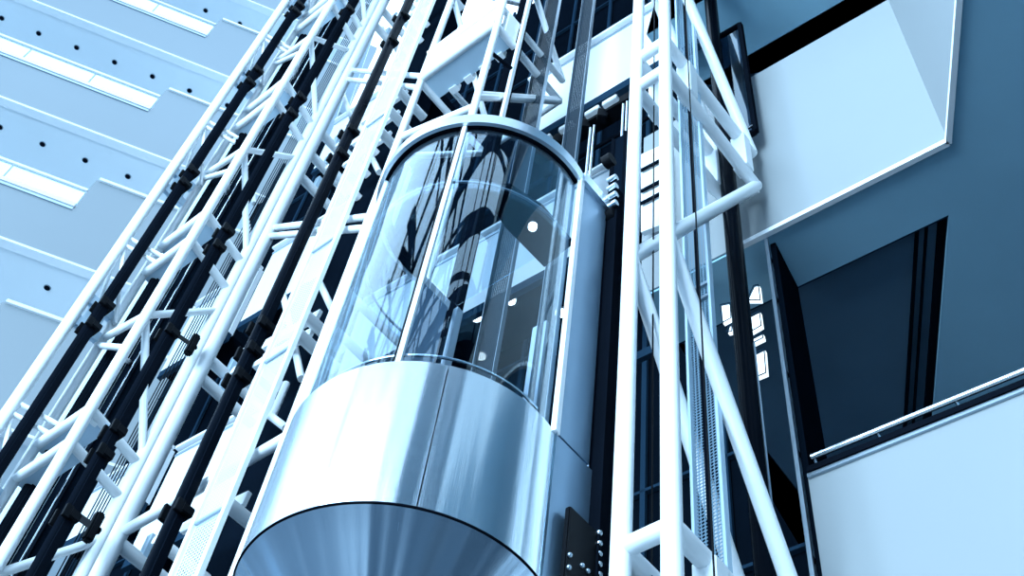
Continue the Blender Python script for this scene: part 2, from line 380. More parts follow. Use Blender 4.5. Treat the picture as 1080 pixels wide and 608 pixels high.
# dark building core behind everything on the right, in glazed bays
DB = 9.4
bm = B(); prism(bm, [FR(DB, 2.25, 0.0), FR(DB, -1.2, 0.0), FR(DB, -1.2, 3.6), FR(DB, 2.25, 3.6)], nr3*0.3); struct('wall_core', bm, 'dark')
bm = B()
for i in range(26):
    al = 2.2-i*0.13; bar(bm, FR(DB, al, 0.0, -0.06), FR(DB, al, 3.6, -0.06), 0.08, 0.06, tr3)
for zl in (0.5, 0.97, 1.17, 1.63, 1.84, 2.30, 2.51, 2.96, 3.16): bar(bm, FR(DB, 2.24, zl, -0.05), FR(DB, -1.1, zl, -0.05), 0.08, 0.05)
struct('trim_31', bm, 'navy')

# white landings between and behind the towers
def landing(al0, al1, d, zb, zt, m='wall_white_lit', depth=1.6, sof='dark', cap=True):
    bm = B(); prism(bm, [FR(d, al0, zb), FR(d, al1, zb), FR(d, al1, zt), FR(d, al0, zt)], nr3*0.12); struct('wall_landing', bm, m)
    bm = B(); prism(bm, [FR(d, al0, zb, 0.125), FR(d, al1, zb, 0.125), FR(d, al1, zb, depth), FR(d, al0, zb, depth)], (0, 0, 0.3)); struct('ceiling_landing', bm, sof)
    if cap:
        bm = B(); bar(bm, FR(d, al0, zt+0.01, 0.0), FR(d, al1, zt+0.01, 0.0), 0.16, 0.07); struct('trim_41', bm, 'edge')
        bm = B(); bar(bm, FR(d, al0, zt-0.012, -0.01), FR(d, al1, zt-0.012, -0.01), 0.02, 0.05); struct('trim_42', bm, 'grey')
    bm = B(); bar(bm, FR(d, al0, zb-0.014, 0.04), FR(d, al1, zb-0.014, 0.04), 0.10, 0.22); struct('trim_43', bm, 'navy')
DW = 15.39/2.58
landing(1.03, 0.47, DW, 2.58, 2.93, depth=0.35)
landing(1.60, 0.70, 8.04, 1.914, 2.195, depth=1.0)
landing(1.984, 1.50, 7.3, 1.641, 1.977, depth=1.6)
landing(1.984, 1.45, 7.3, 2.501, 2.86, depth=1.6)
landing(1.984, 1.45, 7.3, 3.36, 3.70, depth=1.6)
landing(2.34, 2.03, 7.3, 1.84, 2.02, depth=0.6)
landing(2.30, 2.02, 7.6, 2.484, 2.80, depth=0.8)

for n_, (p, lab) in enumerate([((539, 315), 'near'), ((503, 333), 'near'), ((591, 328), 'far'), ((508, 374), 'far')]):
    c = at_z(p, 1.914*8.04)
    t = thing('landing_downlight', 'lit round downlight under the landing seen through the car glass, %s row, %s one' % (lab, ['right', 'left', 'right', 'left'][n_]), 'light', c, 'lit downlights under the landing behind the car')
    bm = B(); tube(bm, c+Vector((0, 0, 0.0)), c-Vector((0, 0, 0.05)), 0.10, 20); link('bezel', bm, 'grey', t)
    bm = B(); tube(bm, c-Vector((0, 0, 0.051)), c-Vector((0, 0, 0.075)), 0.085, 20); link('lens', bm, 'lamp', t)

# ------------------------------------------------------------------ lattice towers
def ztop(): return 30.0
class Tower:
    def __init__(s, name, label, loc): s.t = thing(name, label, 'tower', loc)
    def column(s, ab, r, z0=-CZ, z1=30.0):
        bm = B(); tube(bm, AB(*ab, z0), AB(*ab, z1), r, 28); link('column', bm, 'white', s.t, True)
    def brace(s, p, q, r, name='brace'):
        bm = B(); tube(bm, p, q, r, 20); link(name, bm, 'white', s.t, True)
    def sqbar(s, p, q, w_, h_, side=None, m='white', name='bracket_arm', bev=0.004):
        bm = B(); bar(bm, p, q, w_, h_, side, bev); return link(name, bm, m, s.t)
    def plate(s, pts, vec, m='plate', name='gusset_plate'):
        bm = B(); prism(bm, pts, vec); link(name, bm, m, s.t)
RT = 0.0585
BROW = 3.73
aP1 = ab_of((664, 304), BROW)[0]; aP2 = ab_of((705, 304), BROW)[0]
LN = 1.5
T = Tower('lattice_tower', 'nearest white tubular lattice tower with twin columns right of the glass lift car', AB(aP2, BROW, -CZ))
T.column((aP1, BROW), RT); T.column((aP2, BROW), RT)
for k in range(-1, 4):
    zb_, za_ = 9.70+6.1*(k-1), 10.31+6.1*(k-1)
    for z in (za_, zb_):
        if z < 0: continue
        T.brace(AB(aP1, BROW, z), AB(aP2, BROW, z), RT*0.95, 'ring_tube')
        T.brace(AB(aP1, BROW, z), AB(aP1, BROW+LN, z), RT, 'ring_tube')
        T.brace(AB(aP2, BROW, z), AB(aP2, BROW+LN, z), RT, 'ring_tube')
    if zb_ < 0: continue
    T.brace(AB(aP1, BROW+LN, zb_), AB(aP2, BROW+LN, zb_), RT, 'ring_tube')
    for a_ in (aP1, aP2):
        for l_ in (0.35, 1.28):
            T.sqbar(AB(a_, BROW+l_, zb_), AB(a_, BROW+l_, za_), 0.15, 0.12, av.to_3d(), name='spacer_block')
    zm_ = zb_-2.75; zn_ = zb_+0.61+2.75
    for a_ in (aP1, aP2):
        # braces run down from the tie point to the mid of the panel and back out
        T.brace(AB(a_, BROW+LN, zb_+0.03), AB(a_, BROW, zm_), RT*0.98)
        T.brace(AB(a_, BROW+LN, za_+0.05), AB(a_, BROW, zn_-0.01), RT*0.98)
        if zm_ > 0.5: pass

# middle tower: the frame behind the car
a5 = ab_of((362, 304), BROW)[0]; a6 = ab_of((447, 304), BROW)[0]
def zc(a_, b_, p): 
    v = av*a_+bv*b_; return height(v, p)
T = Tower('lattice_tower', 'white lattice frame behind the car with a box girder above its glass top', AB(a6, BROW, -CZ))
T.column((a5, BROW), 0.052); T.column((a6, BROW), 0.048)
for k in range(-1, 4):
    z0 = 14.42+5.5*(k-1); z1 = z0+0.85
    if z0 < 1: continue
    if z0 < 12:
        for z in (z0, z0+0.62): T.brace(AB(a5, BROW, z), AB(a5, BROW+1.35, z), 0.05, 'ring_tube')
        continue
    # box girder
    for z in (z0+0.03, z1): T.brace(AB(a5, BROW-0.02, z), AB(a6, BROW-0.02, z), 0.06, 'girder_chord')
    T.plate([AB(a5, BROW, z0+0.05), AB(a6, BROW, z0+0.05), AB(a6, BROW, z1), AB(a5, BROW, z1)], bv.to_3d()*0.05, 'white', 'girder_web')
    T.plate([AB(a5, BROW, z0), AB(a6, BROW, z0), AB(a6, BROW+0.34, z0), AB(a5, BROW+0.34, z0)], up3*0.02, 'plate', 'girder_floor_plate')
    for i in range(4):
        c = AB(a6+(a5-a6)*(0.18+0.2*i), BROW+0.36, z0+0.02)
        T.sqbar(c-up3*0.05, c+up3*0.12, 0.13, 0.10, av.to_3d(), name='bolted_lug')
    for a_ in (a5, a6):
        T.brace(AB(a_, BROW, z0-0.02), AB(a_, BROW+1.35, z0-0.02), 0.052, 'ring_tube')
        T.brace(AB(a_, BROW, z0+0.62), AB(a_, BROW+1.35, z0+0.62), 0.045, 'ring_tube')
        T.sqbar(AB(a_, BROW+0.22, z0), AB(a_, BROW+0.22, z0+0.62), 0.22, 0.10, bv.to_3d(), name='spacer_block')
        T.brace(AB(a_, BROW+1.35, z0+0.62), AB(a_, BROW, z0+3.1), 0.045)
        T.brace(AB(a_, BROW+1.35, z0-0.02), AB(a_, BROW, z0-2.1), 0.045)
    T.brace(AB(a5, BROW+1.35, z0), AB(a6, BROW+1.35, z0), 0.045, 'ring_tube')
T.brace(AB(a6, BROW, zc(a6, BROW, (503, 99))), AB(a6, BROW+1.35, zc(a6, BROW+1.35, (566, 101))), 0.04)
T.brace(AB(a6, BROW, zc(a6, BROW, (490, 110))), AB(a5, BROW, zc(a5, BROW, (428, 148))), 0.05)
T.brace(AB(a5, BROW, zc(a5, BROW, (433, 120))), AB(a5+0.5, BROW+0.3, zc(a5+0.5, BROW+0.3, (398, 62))), 0.035)

# left tower: four columns
a4 = ab_of((249, 304), BROW)[0]
b3 = 2.91; a3 = a4
v = AB(a4, b3)
_d = ray((171, 304)); _u = Vector((_d.x, _d.y)).normalized(); b3 = bv.dot(_u*(a4/av.dot(_u)))
_d = ray((142, 304)); _u = Vector((_d.x, _d.y)).normalized(); a2 = av.dot(_u*(b3/bv.dot(_u)))
_d = ray((97, 304)); _u = Vector((_d.x, _d.y)).normalized(); b1 = bv.dot(_u*(a2/av.dot(_u)))
T = Tower('lattice_mast', 'large white four-column lattice mast leaning across the left of the view', AB(a3, b3, -CZ))
h4 = av*0.075
c4 = [ab_of((242.0, 304), BROW)[0], ab_of((256.0, 304), BROW)[0]]
T.column((c4[0], BROW), 0.082); T.column((c4[1], BROW-0.01), 0.086)
T.column((a3, b3), 0.062); T.column((a2, b3), 0.060); T.column((a2, b1), 0.070)
rings = [(0.7, 1.2), (4.3, 4.8), (8.0, 8.5), (11.67, 12.3), (15.6, 16.2), (19.4, 20.0), (23.2, 23.8), (27.0, 27.6)]
for (z0, z1) in rings:
    for z in (z0, z1):
        T.brace(AB(a3, b3, z), AB(c4[0], BROW, z), 0.055, 'ring_tube')
        T.brace(AB(a3, b3, z), AB(a2, b3, z), 0.055, 'ring_tube')
    T.plate([AB(a3, b3-0.02, z1-0.03), AB(a2, b3-0.02, z1-0.03), AB(a2, b3+0.30, z1-0.03), AB(a3, b3+0.30, z1-0.03)], up3*0.02)
    T.plate([AB(a3, b3-0.02, z0-0.03), AB(a2, b3-0.02, z0-0.03), AB(a2, b3+0.22, z0-0.03), AB(a3, b3+0.22, z0-0.03)], up3*0.02)
    for i in range(3):
        c = AB(a3+0.05, b3+0.12+0.14*i, z1+0.02); T.sqbar(c-av.to_3d()*0.02-up3*0.12, c+av.to_3d()*0.02+up3*0.05-up3*0.12, 0.07, 0.05, name='bolted_lug')
mids = [6.3, 10.1, 14.0, 17.9, 21.8, 25.6]
for i, zm_ in enumerate(mids):
    lo_ = rings[i+1][1]; hi_ = rings[i+2][0]
    T.brace(AB(a3, b3, zm_), AB(c4[0], BROW, min(hi_, zm_+1.15)), 0.045)
    T.brace(AB(a3, b3, zm_), AB(c4[0], BROW, max(lo_, zm_-1.5)), 0.045)
    T.brace(AB(a3, b3, zm_), AB(a2, b3, zm_+0.25), 0.045)
    T.brace(AB(a3, b3, zm_-0.6), AB(a2, b3, zm_+0.12), 0.04)
    T.brace(AB(a3, b3, zm_-0.75), AB(a2+0.15, b3+0.5, zm_+0.4), 0.03)
dbl = [5.55, 8.8, 12.02, 15.27, 18.5, 21.7]
for z in dbl:
    T.brace(AB(a2, b1, z), AB(a2-0.25, b3+0.05, z-0.1), 0.03, 'tie_rod'); T.brace(AB(a2, b1, z-0.16), AB(a2-0.25, b3+0.05, z-0.26), 0.03, 'tie_rod')
    T.brace(AB(a2, b1, z-0.05), AB(a2-0.1, b3, z-1.45), 0.028); T.brace(AB(a2+0.1, b1+0.02, z-0.1), AB(a2+0.1, b3-0.15, z-1.7), 0.024)
for z in [7.3, 10.3, 13.35, 16.7, 20.0]:
    for dz in (0.0, 0.42):
        T.sqbar(AB(a2, b1, z+dz), AB(a2, b3, z+dz), 0.16, 0.07, up3, m='plate')
    for j in range(2):
        c0 = AB(a2, b1+0.13+0.17*j, z-0.06); T.sqbar(c0, c0+up3*0.54, 0.05, 0.05, bv.to_3d(), m='plate', name='spacer_block')
# brackets from the big column out to the guide rail and screen
aD1 = ab_of((287, 315), 3.55)[0]
st_px = [18, 45, 140, 165, 240, 372, 400, 470]
a_s1 = ab_of((325, 320), 3.6)[0]
stz = [zc(aD1, 3.55, (287-(y-315)*0.455, y)) for y in st_px]
for p in [(400, 8), (396, 26), (339, 140), (327, 162), (318, 186), (223, 380), (214, 399), (130, 575)]:
    z = zc(c4[1], BROW, p)
    T.brace(AB(c4[1], BROW, z), AB(c4[1], BROW+0.85, z-0.02), 0.07, 'stub_tube')
    T.brace(AB(c4[1]-0.55, BROW+0.1, z-0.15), AB(c4[1]-0.55, BROW+0.75, z-0.17), 0.06, 'stub_tube')
    T.brace(AB(aD1-0.30, BROW+0.12, z-0.25), AB(aD1-0.30, BROW+0.70, z-0.25), 0.07, 'stub_tube')
    T.sqbar(AB(c4[1]-0.02, BROW+0.34, z+0.30), AB(c4[1]-0.02, BROW+0.34, z), 0.14, 0.09, bv.to_3d(), m='plate', name='spacer_block')
    T.sqbar(AB(c4[1]-0.60, BROW+0.30, z+0.12), AB(aD1-0.25, BROW+0.30, z+0.0), 0.16, 0.05, up3)
# long ties between the mast and the frame behind the car
def tie(p0, a0, p1, a1, r, b0=BROW, b1_=BROW, dz=0.0):
    T.brace(AB(a0, b0, zc(a0, b0, p0)+dz), AB(a1, b1_, zc(a1, b1_, p1)+dz), r, 'long_tie')
tie((286, 240), c4[1], (383, 226), a5, 0.045); tie((282, 249), c4[1], (378, 238), a5, 0.045)
tie((370, 74), c4[1], (444, 80), a5, 0.042); tie((366, 84), c4[1], (440, 92), a5, 0.042)
tie((128, 563), c4[1], (303, 462), a5, 0.055)
for p0, p1 in [((386, 154), (400, 182)), ((360, 95), (371, 125)), ((298, 308), (318, 400)), ((302, 405), (287, 440)), ((260, 230), (266, 262)), ((262, 172), (268, 215)), ((404, 30), (420, 68)), ((267, 425), (302, 452)), ((336, 296), (352, 330))]:
    aa = ab_of(p0, 4.15)[0]; ab_ = ab_of(p1, 4.15)[0]
    T.brace(AB(aa, 4.15, zc(aa, 4.15, p0)), AB(ab_, 4.15, zc(ab_, 4.15, p1)), 0.042)

# ------------------------------------------------------------------ guide rails with clamps
def guide_rail(px, b_, r, label, clamps, z1=30.0, m='black'):
    a_ = ab_of(px, b_)[0]; o = AB(a_, b_, -CZ)
    t = thing('guide_rail', label, 'rail', o)
    bm = B(); tube(bm, o, AB(a_, b_, z1), r, 24); link('rail', bm, m, t, True)
    bm = B(); bar(bm, AB(a_-r*1.2, b_+r*0.7, -CZ), AB(a_-r*1.2, b_+r*0.7, z1), r*0.7, r*1.6, av.to_3d()); link('backing_strip', bm, m, t)
    for p in clamps:
        z = zc(a_, b_, p)
        bm = B(); bar(bm, AB(a_-r*2.6, b_+r, z), AB(a_+r*2.6, b_+r, z), 0.10, r*2.6, up3, 0.01)
        bar(bm, AB(a_+r*1.9, b_-r*0.6, z-0.09), AB(a_+r*1.9, b_-r*0.6, z+0.09), r*0.9, r*1.6, av.to_3d(), 0.005)
        bar(bm, AB(a_-r*1.9, b_-r*0.6, z-0.07), AB(a_-r*1.9, b_-r*0.6, z+0.07), r*0.9, r*1.6, av.to_3d(), 0.005)
        link('clamp', bm, 'rubber', t)
    return a_
guide_rail((287, 315), 3.55, 0.050, 'glossy black guide rail between the big white column and the pale mesh screen', [(287-(y-315)*0.455, y) for y in (18, 45, 140, 165, 345, 372, 400, 540)], m='shine')
guide_rail((196, 315), 3.02, 0.045, 'black guide rail just left of the big double white column', [(196-(y-315)*0.56, y) for y in (12, 105, 122, 245, 262, 352, 455, 480, 545)])
guide_rail((110, 318), 2.65, 0.050, 'black guide rail nearest the outermost left column, in front of the pale galleries', [(312, 7), (267, 76), (258, 88), (201, 184), (192, 197), (107, 323), (94, 346), (308, 14)])
guide_rail((153, 312), 3.05, 0.050, 'thin black guide rail between the second and third left columns', [])
t = thing('clamp_bar', 'black cross bar with an end block, low between guide rail and double column', 'bracket', AB(a4+0.3, 3.4, zc(a4, 3.4, (100, 560))))
def hw(t, p, q, b0, w_):
    a0 = ab_of(p, b0)[0]; a1 = ab_of(q, b0)[0]; z0 = zc(a0, b0, p); z1 = zc(a1, b0, q)
    bm = B(); bar(bm, AB(a0, b0, z0), AB(a1, b0, z1), w_, w_, up3, 0.01); link('bar', bm, 'rubber', t)
    bm = B(); bar(bm, AB(a1, b0-0.05, z1-0.17), AB(a1, b0-0.05, z1+0.17), 0.09, 0.09, av.to_3d(), 0.02); link('end_block', bm, 'rubber', t)
hw(t, (77, 541), (103, 560), 3.35, 0.07)
t = thing('clamp_bar', 'black cross bar with an end block, upper one, beside the thin ropes', 'bracket', AB(a4+0.3, 3.4, zc(a4, 3.4, (195, 358))))
hw(t, (182, 350), (206, 367), 3.5, 0.05)
# black counterweight housings
def housing(x0, x1, y, b_, dep, label, z1=30.0, m='dark', name='counterweight_housing', cat='housing'):
    a0 = ab_of((x0, y), b_)[0]; a1 = ab_of((x1, y), b_)[0]
    t = thing(name, label, cat, AB((a0+a1)/2, b_, -CZ))
    bm = B(); prism(bm, [AB(a0, b_, -CZ), AB(a1, b_, -CZ), AB(a1, b_+dep, -CZ), AB(a0, b_+dep, -CZ)], (0, 0, z1+CZ)); link('casing', bm, m, t)
    for a_ in (a0, a1):
        bm = B(); bar(bm, AB(a_, b_-0.01, -CZ), AB(a_, b_-0.01, z1), 0.03, 0.03); link('edge_angle', bm, 'black', t)
    return t
housing(331, 362, 320, 4.5, 0.25, 'tall black counterweight housing between the pale mesh screen and the car')
housing(175, 191, 304, 3.30, 0.25, 'tall black counterweight housing behind the left guide rail and hoist ropes')
housing(636, 652, 330, 4.25, 0.22, 'narrow black housing hard against the right side of the glass car', 10.2)

# cable trays and screens
def screen(px0, px1, y, b_, label, m, name='mesh_screen', frame='white', fw_=0.03, z1=30.0, seams=(), mid=False):
    a0 = ab_of((px0, y), b_)[0]; a1 = ab_of((px1, y), b_)[0]
    t = thing(name, label, 'screen', AB((a0+a1)/2, b_, -CZ))
    bm = B(); prism(bm, [AB(a0, b_, -CZ), AB(a1, b_, -CZ), AB(a1, b_, z1), AB(a0, b_, z1)], bv.to_3d()*0.004); link('mesh_sheet', bm, m, t)
    for a_, w_ in ((a0, fw_), (a1, fw_)):
        bm = B(); bar(bm, AB(a_, b_-0.01, -CZ), AB(a_, b_-0.01, z1), w_, 0.05, av.to_3d()); link('edge_frame', bm, frame, t)
    if mid:
        bm = B(); bar(bm, AB((a0+a1)/2, b_-0.012, -CZ), AB((a0+a1)/2, b_-0.012, z1), 0.02, 0.03, av.to_3d()); link('centre_bar', bm, 'black', t)
    for p in seams:
        z = zc((a0+a1)/2, b_, p)
        bm = B(); bar(bm, AB(a0, b_-0.015, z), AB(a1, b_-0.015, z), 0.03, 0.02, up3); link('joint_bar', bm, 'grey', t)
screen(309, 330, 315, 3.62, 'pale perforated screen running up between the black rail and the car', 'perf', fw_=0.05, seams=[(277, 368), (350, 262), (222, 545), (405, 130)])
screen(726, 752, 330, 4.35, 'grey wire mesh screen behind the near tower, split by a dark bar', 'perf_mid', fw_=0.02, frame='plate', seams=[(735, 305), (742, 318)], mid=True)
screen(601, 615, 110, 4.6, 'dark perforated cable tray in front of the white landing, the right one of two', 'perf_dark', 'cable_tray', 'grey', 0.006)
screen(556, 572, 110, 4.6, 'dark perforated cable tray standing above the car ring, left of its twin', 'perf_dark', 'cable_tray', 'grey', 0.006)

# ropes: two bundles of four beside the left guide rail
def rope(px, b_, label, grp, r=0.008, m='cable', name='hoist_rope'):
    a_ = ab_of(px, b_)[0]; bm = B(); o = AB(a_, b_, -CZ); tube(bm, o, AB(a_, b_, 30), r, 8)
    tag(link(name, bm, m, None, True, o), label, 'rope', grp)
for i, x in enumerate((55, 58.5, 62, 65.5)): rope((x, 577), 3.85, 'thin dark hoist rope of the bundle hugging the left black guide rail', 'hoist ropes next to the guide rail')
for i, x in enumerate((76, 79.5, 83, 86.5, 90)): rope((x, 577), 3.85, 'thin dark hoist rope of the bundle beside the big double white column', 'hoist ropes beside the double column')
screen(150, 161, 304, 3.3, 'pale perforated strip in the gap between the second and third left columns', 'perf', fw_=0.03)
for i, x in enumerate((164, 167, 170)): rope((x, 290), 3.2, 'thin steel rope in the slot between the second and third left columns', 'ropes between second and third left columns', 0.010)
for i, x in enumerate((196, 203)): rope((x-8, 290), 3.2, 'bright steel rod right of the third left column', 'steel rods right of the third left column', 0.007, 'chrome', 'steel_rod')
for x, lab in ((689.5, 'left'), (730, 'right')):
    rope((x, 150), 3.95, 'thin black rope hanging %s in the near lattice tower' % ('between the twin columns' if lab == 'left' else 'behind the crossing tubes right'), None, 0.006, 'rubber')
for x, lab in ((294, 'left'), (297.5, 'right')):
    rope((x+6, 330), 3.75, 'fine wire right of the long black rail, %s one of two' % lab, None, 0.005, 'rubber', 'fine_wire')

# tall silver rail behind the ring, with its black backing
t = thing('silver_guide_rail', 'slim silver guide rail with black backing above the car ring', 'rail', AB(*ab_of((541, 70), 4.1), zc(ab_of((542, 70), 4.1)[0], 4.1, (528, 132))))
a_ = ab_of((542, 70), 4.1)[0]; zlo = zc(a_, 4.1, (528, 132))
bm = B(); bar(bm, AB(a6, BROW, zlo+1.5), AB(a_, 4.1, zlo+1.5), 0.04, 0.04); link('fixing_arm', bm, 'black', t)
bm = B(); bar(bm, AB(a_, 4.1, zlo), AB(a_, 4.1, 30), 0.05, 0.05, av.to_3d()); link('rail', bm, 'edge', t)
bm = B(); bar(bm, AB(a_+0.10, 4.14, -CZ), AB(a_+0.12, 4.14, 30), 0.19, 0.08, av.to_3d()); link('backing', bm, 'black', t)

# black pole and hanging screen frame on the right
pp = (779, 304); dd = ray(pp); uu = Vector((dd.x, dd.y)).normalized(); rr = 5.2/(n_r.dot(uu)); pv = uu*rr
t = thing('black_pole', 'glossy black round pole in front of the right parapet and lobby', 'pole', (pv.x, pv.y, 0))
bm = B(); tube(bm, (pv.x, pv.y, 0), (pv.x, pv.y, 32), 0.078, 32); link('shaft', bm, 'shine', t, True)
bm = B(); bar(bm, (pv.x+0.05, pv.y-0.085, 0), (pv.x+0.05, pv.y-0.085, 8.8), 0.012, 0.02); link('edge_strip', bm, 'grey', t)
def on_r(p, d):
    r_ = ray(p); k = d/(n_r.x*r_.x+n_r.y*r_.y); return Vector((r_.x*k, r_.y*k, r_.z*k+CZ))
t = thing('hanging_screen', 'dark framed glass screen hanging beside the black pole above the right parapet', 'screen', on_r((790, 140), 5.3))
q0 = on_r((766, 152), 5.3); q1 = on_r((797, 139), 5.3); hh = on_r((784, 24), 5.3).z - q1.z
q0.z = q1.z
bm = B(); prism(bm, [q0, q1, q1+up3*hh, q0+up3*hh], nr3*0.03); link('pane', bm, 'dark_glass', t)
for x_ in (q0, q1):
    bm = B(); bar(bm, x_, x_+up3*hh, 0.05, 0.06, tr3); link('frame_post', bm, 'black', t)
bm = B(); bar(bm, q0, q1, 0.04, 0.06, up3); link('frame_sill', bm, 'black', t)
bm = B(); bar(bm, q0+up3*0.05-nr3*0.05, q1+up3*0.05-nr3*0.05, 0.02, 0.02, up3); link('bright_clip', bm, 'chrome', t)
bm = B(); bar(bm, q0+up3*hh, q1+up3*hh, 0.04, 0.06, up3); link('frame_head', bm, 'black', t)

# slotted white panels behind the twin columns
t = thing('slotted_panel', 'white panel with dark slots behind the twin columns of the near tower', 'panel', on_r((688, 210), 5.25))
bm = B(); prism(bm, [on_r((676, 245), 5.3), on_r((700, 236), 5.3), on_r((700, 152), 5.3), on_r((676, 163), 5.3)], nr3*0.06); link('sheet', bm, 'wall_white_lit', t)
for y in (171, 193, 206):
    bm = B(); bar(bm, on_r((676, y+9), 5.27), on_r((697, y-2), 5.27), 0.05, 0.02, up3); link('slot', bm, 'dark', t)

# glowing panes standing in for reflections in the lobby glass, between pole and partition
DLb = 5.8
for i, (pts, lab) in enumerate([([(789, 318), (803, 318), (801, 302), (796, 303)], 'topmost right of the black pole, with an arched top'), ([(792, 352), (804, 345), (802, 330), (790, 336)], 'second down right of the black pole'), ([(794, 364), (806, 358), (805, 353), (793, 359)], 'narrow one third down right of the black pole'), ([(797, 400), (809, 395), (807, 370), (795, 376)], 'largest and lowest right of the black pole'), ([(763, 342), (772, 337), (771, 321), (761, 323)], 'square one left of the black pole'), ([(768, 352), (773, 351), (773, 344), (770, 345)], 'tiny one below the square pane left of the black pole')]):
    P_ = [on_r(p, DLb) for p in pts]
    t = thing('lobby_reflection', 'glowing pane for a bright lobby reflection, %s' % lab, 'reflection', P_[0])
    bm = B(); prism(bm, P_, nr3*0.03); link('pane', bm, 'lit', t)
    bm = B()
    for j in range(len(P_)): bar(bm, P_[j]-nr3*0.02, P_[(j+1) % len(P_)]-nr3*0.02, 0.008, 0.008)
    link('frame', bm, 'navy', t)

# black service truss and conduits under the white landing
t = thing('service_track', 'black machinery track slung under the white landing right of the ring', 'track', FR(DW, 0.8, 2.54))
ztr = 2.492
bm = B(); bar(bm, FR(DW, 0.98, ztr, 0.1), FR(DW, 0.68, ztr, 0.1), 0.22, 0.20); link('beam', bm, 'rubber', t)
bm = B(); tube(bm, FR(DW, 0.98, ztr-0.035, 0.35), FR(DW, 0.68, ztr-0.035, 0.35), 0.03, 12); link('pipe', bm, 'black', t)
for i, al in enumerate((0.935, 0.87, 0.795, 0.745)):
    bm = B(); c = FR(DW, al, ztr+0.004, -0.03); bar(bm, c-tr3*0.12, c+tr3*0.12, 0.10, 0.12, up3, 0.01); link('lamp_box', bm, 'white', t)
    bm = B(); c = FR(DW, al+0.03, ztr-0.022, 0.02); bar(bm, c-up3*0.10, c+up3*0.12, 0.14, 0.14, None, 0.01); link('trolley', bm, 'rubber', t)
for (x, y0, lab) in ((656, 140, 'right, close to the twin columns'), (620, 165, 'left, nearer the car ring')):
    a_ = ab_of((x, y0), 4.4)[0]
    t = thing('silver_conduit', 'pair of silver pipes below the white landing, %s' % lab, 'pipe', AB(a_, 4.4, -CZ))
    for o_ in (0.0, 0.05):
        bm = B(); tube(bm, AB(a_-o_, 4.4, -CZ), AB(a_-o_, 4.4, zc(a_, 4.4, (x, y0-30))), 0.014, 12); link('pipe', bm, 'chrome', t, True)

# ------------------------------------------------------------------ the glass lift car
cc = Vector((-0.0399*7.9, 0.6378*7.9)); RC = 0.855
zt, zm, zb = 7.9+CZ, 0.6249*7.9+CZ, 0.4887*7.9+CZ
FRONT = -137.0; HALF = 102.0; BACK = 0.36
def arc(r, a0=-HALF, a1=HALF, n=96, c=cc):
    return [c+v2(FRONT+a0+(a1-a0)*i/n)*r for i in range(n+1)]
def plan(r, back=BACK, n=96):
    p = arc(r, n=n); return [p[0]+bv*back]+p+[p[-1]+bv*back]
car = thing('glass_lift_car', 'round-fronted panoramic lift car of glass over a brushed steel drum', 'lift', (cc.x, cc.y, zb-0.7))
ORG = (cc.x, cc.y, 0)
def wallstrip(bm, pts, z0, z1, th_):
    """upright curved sheet of some thickness"""
    n = len(pts); rings_ = []
    for i, p in enumerate(pts):
        q = pts[min(i+1, n-1)]-pts[max(i-1, 0)]; nn = Vector((q.y, -q.x)).normalized()*th_
        pi = p - nn
        rings_.append([bm.verts.new((p.x, p.y, z0)), bm.verts.new((p.x, p.y, z1)), bm.verts.new((pi.x, pi.y, z1)), bm.verts.new((pi.x, pi.y, z0))])
    for i in range(n-1):
        for k in range(4): bm.faces.new((rings_[i][k], rings_[i][(k+1) % 4], rings_[i+1][(k+1) % 4], rings_[i+1][k]))
    bm.faces.new(rings_[0]); bm.faces.new(rings_[-1][::-1])
def slab(bm, pts, z0, z1): prism(bm, [(p.x, p.y, z0) for p in pts], (0, 0, z1-z0))
# drum: four steel sheets, flat flanks, floor, cone
for a0, a1 in ((-HALF, -50.2), (-49.8, 49.8), (50.2, HALF-0.4)):
    bm = B(); wallstrip(bm, arc(RC, a0, a1, 48), zb, zm, 0.02); link('drum_panel', bm, 'drum', car, True, ORG)
bm = B(); wallstrip(bm, arc(RC-0.022, n=96), zb+0.005, zm-0.01, 0.01); link('drum_liner', bm, 'black', car, True, ORG)
for s_ in (0, -1):
    p = arc(RC)[s_]
    bm = B(); prism(bm, [(p.x, p.y, zb), ((p+bv*BACK).x, (p+bv*BACK).y, zb), ((p+bv*BACK).x, (p+bv*BACK).y, zm), (p.x, p.y, zm)], ((cc-p).normalized()*0.03).to_3d()); link('flank_panel', bm, 'flank', car)
    bm = B(); prism(bm, [(p.x, p.y, zm+0.02), ((p+bv*0.32).x, (p+bv*0.32).y, zm+0.02), ((p+bv*0.32).x, (p+bv*0.32).y, zt-0.12), (p.x, p.y, zt-0.12)], ((cc-p).normalized()*0.03).to_3d()); up_ = link('side_panel', bm, 'flank', car, False, ORG)
    bm = B(); e = p+(p-cc).normalized()*0.004; bar(bm, (e.x, e.y, zb), (e.x, e.y, zm), 0.012, 0.02); link('seam_strip', bm, 'chrome', car)
    bm = B(); e = p; bar(bm, (e.x, e.y, zm), (e.x, e.y, zt-0.1), 0.035, 0.05, (p-cc).to_3d()); link('corner_post', bm, 'edge', car)
bm = B(); slab(bm, plan(RC-0.03), zm-0.06, zm-0.02); link('car_floor', bm, 'dark', car)
bm = B()
o_ = plan(RC-0.001); i_ = [cc+(p-cc)*0.30 for p in o_]
zc0, zc1 = zb-0.001, zb-0.62
NR = 10; rows = []
for j in range(NR+1):
    f = j/NR; s_ = 1-0.70*f; rows.append([bm.verts.new((cc.x+(p.x-cc.x)*s_, cc.y+(p.y-cc.y)*s_, zc0+(zc1-zc0)*(f**1.08))) for p in o_])
for j in range(NR):
    for k in range(len(o_)):
        k2 = (k+1) % len(o_); bm.faces.new((rows[j][k], rows[j][k2], rows[j+1][k2], rows[j+1][k]))
bm.faces.new(rows[-1]); bm.faces.new(rows[0][::-1])
link('cone_underside', bm, 'cone', car, True, ORG)
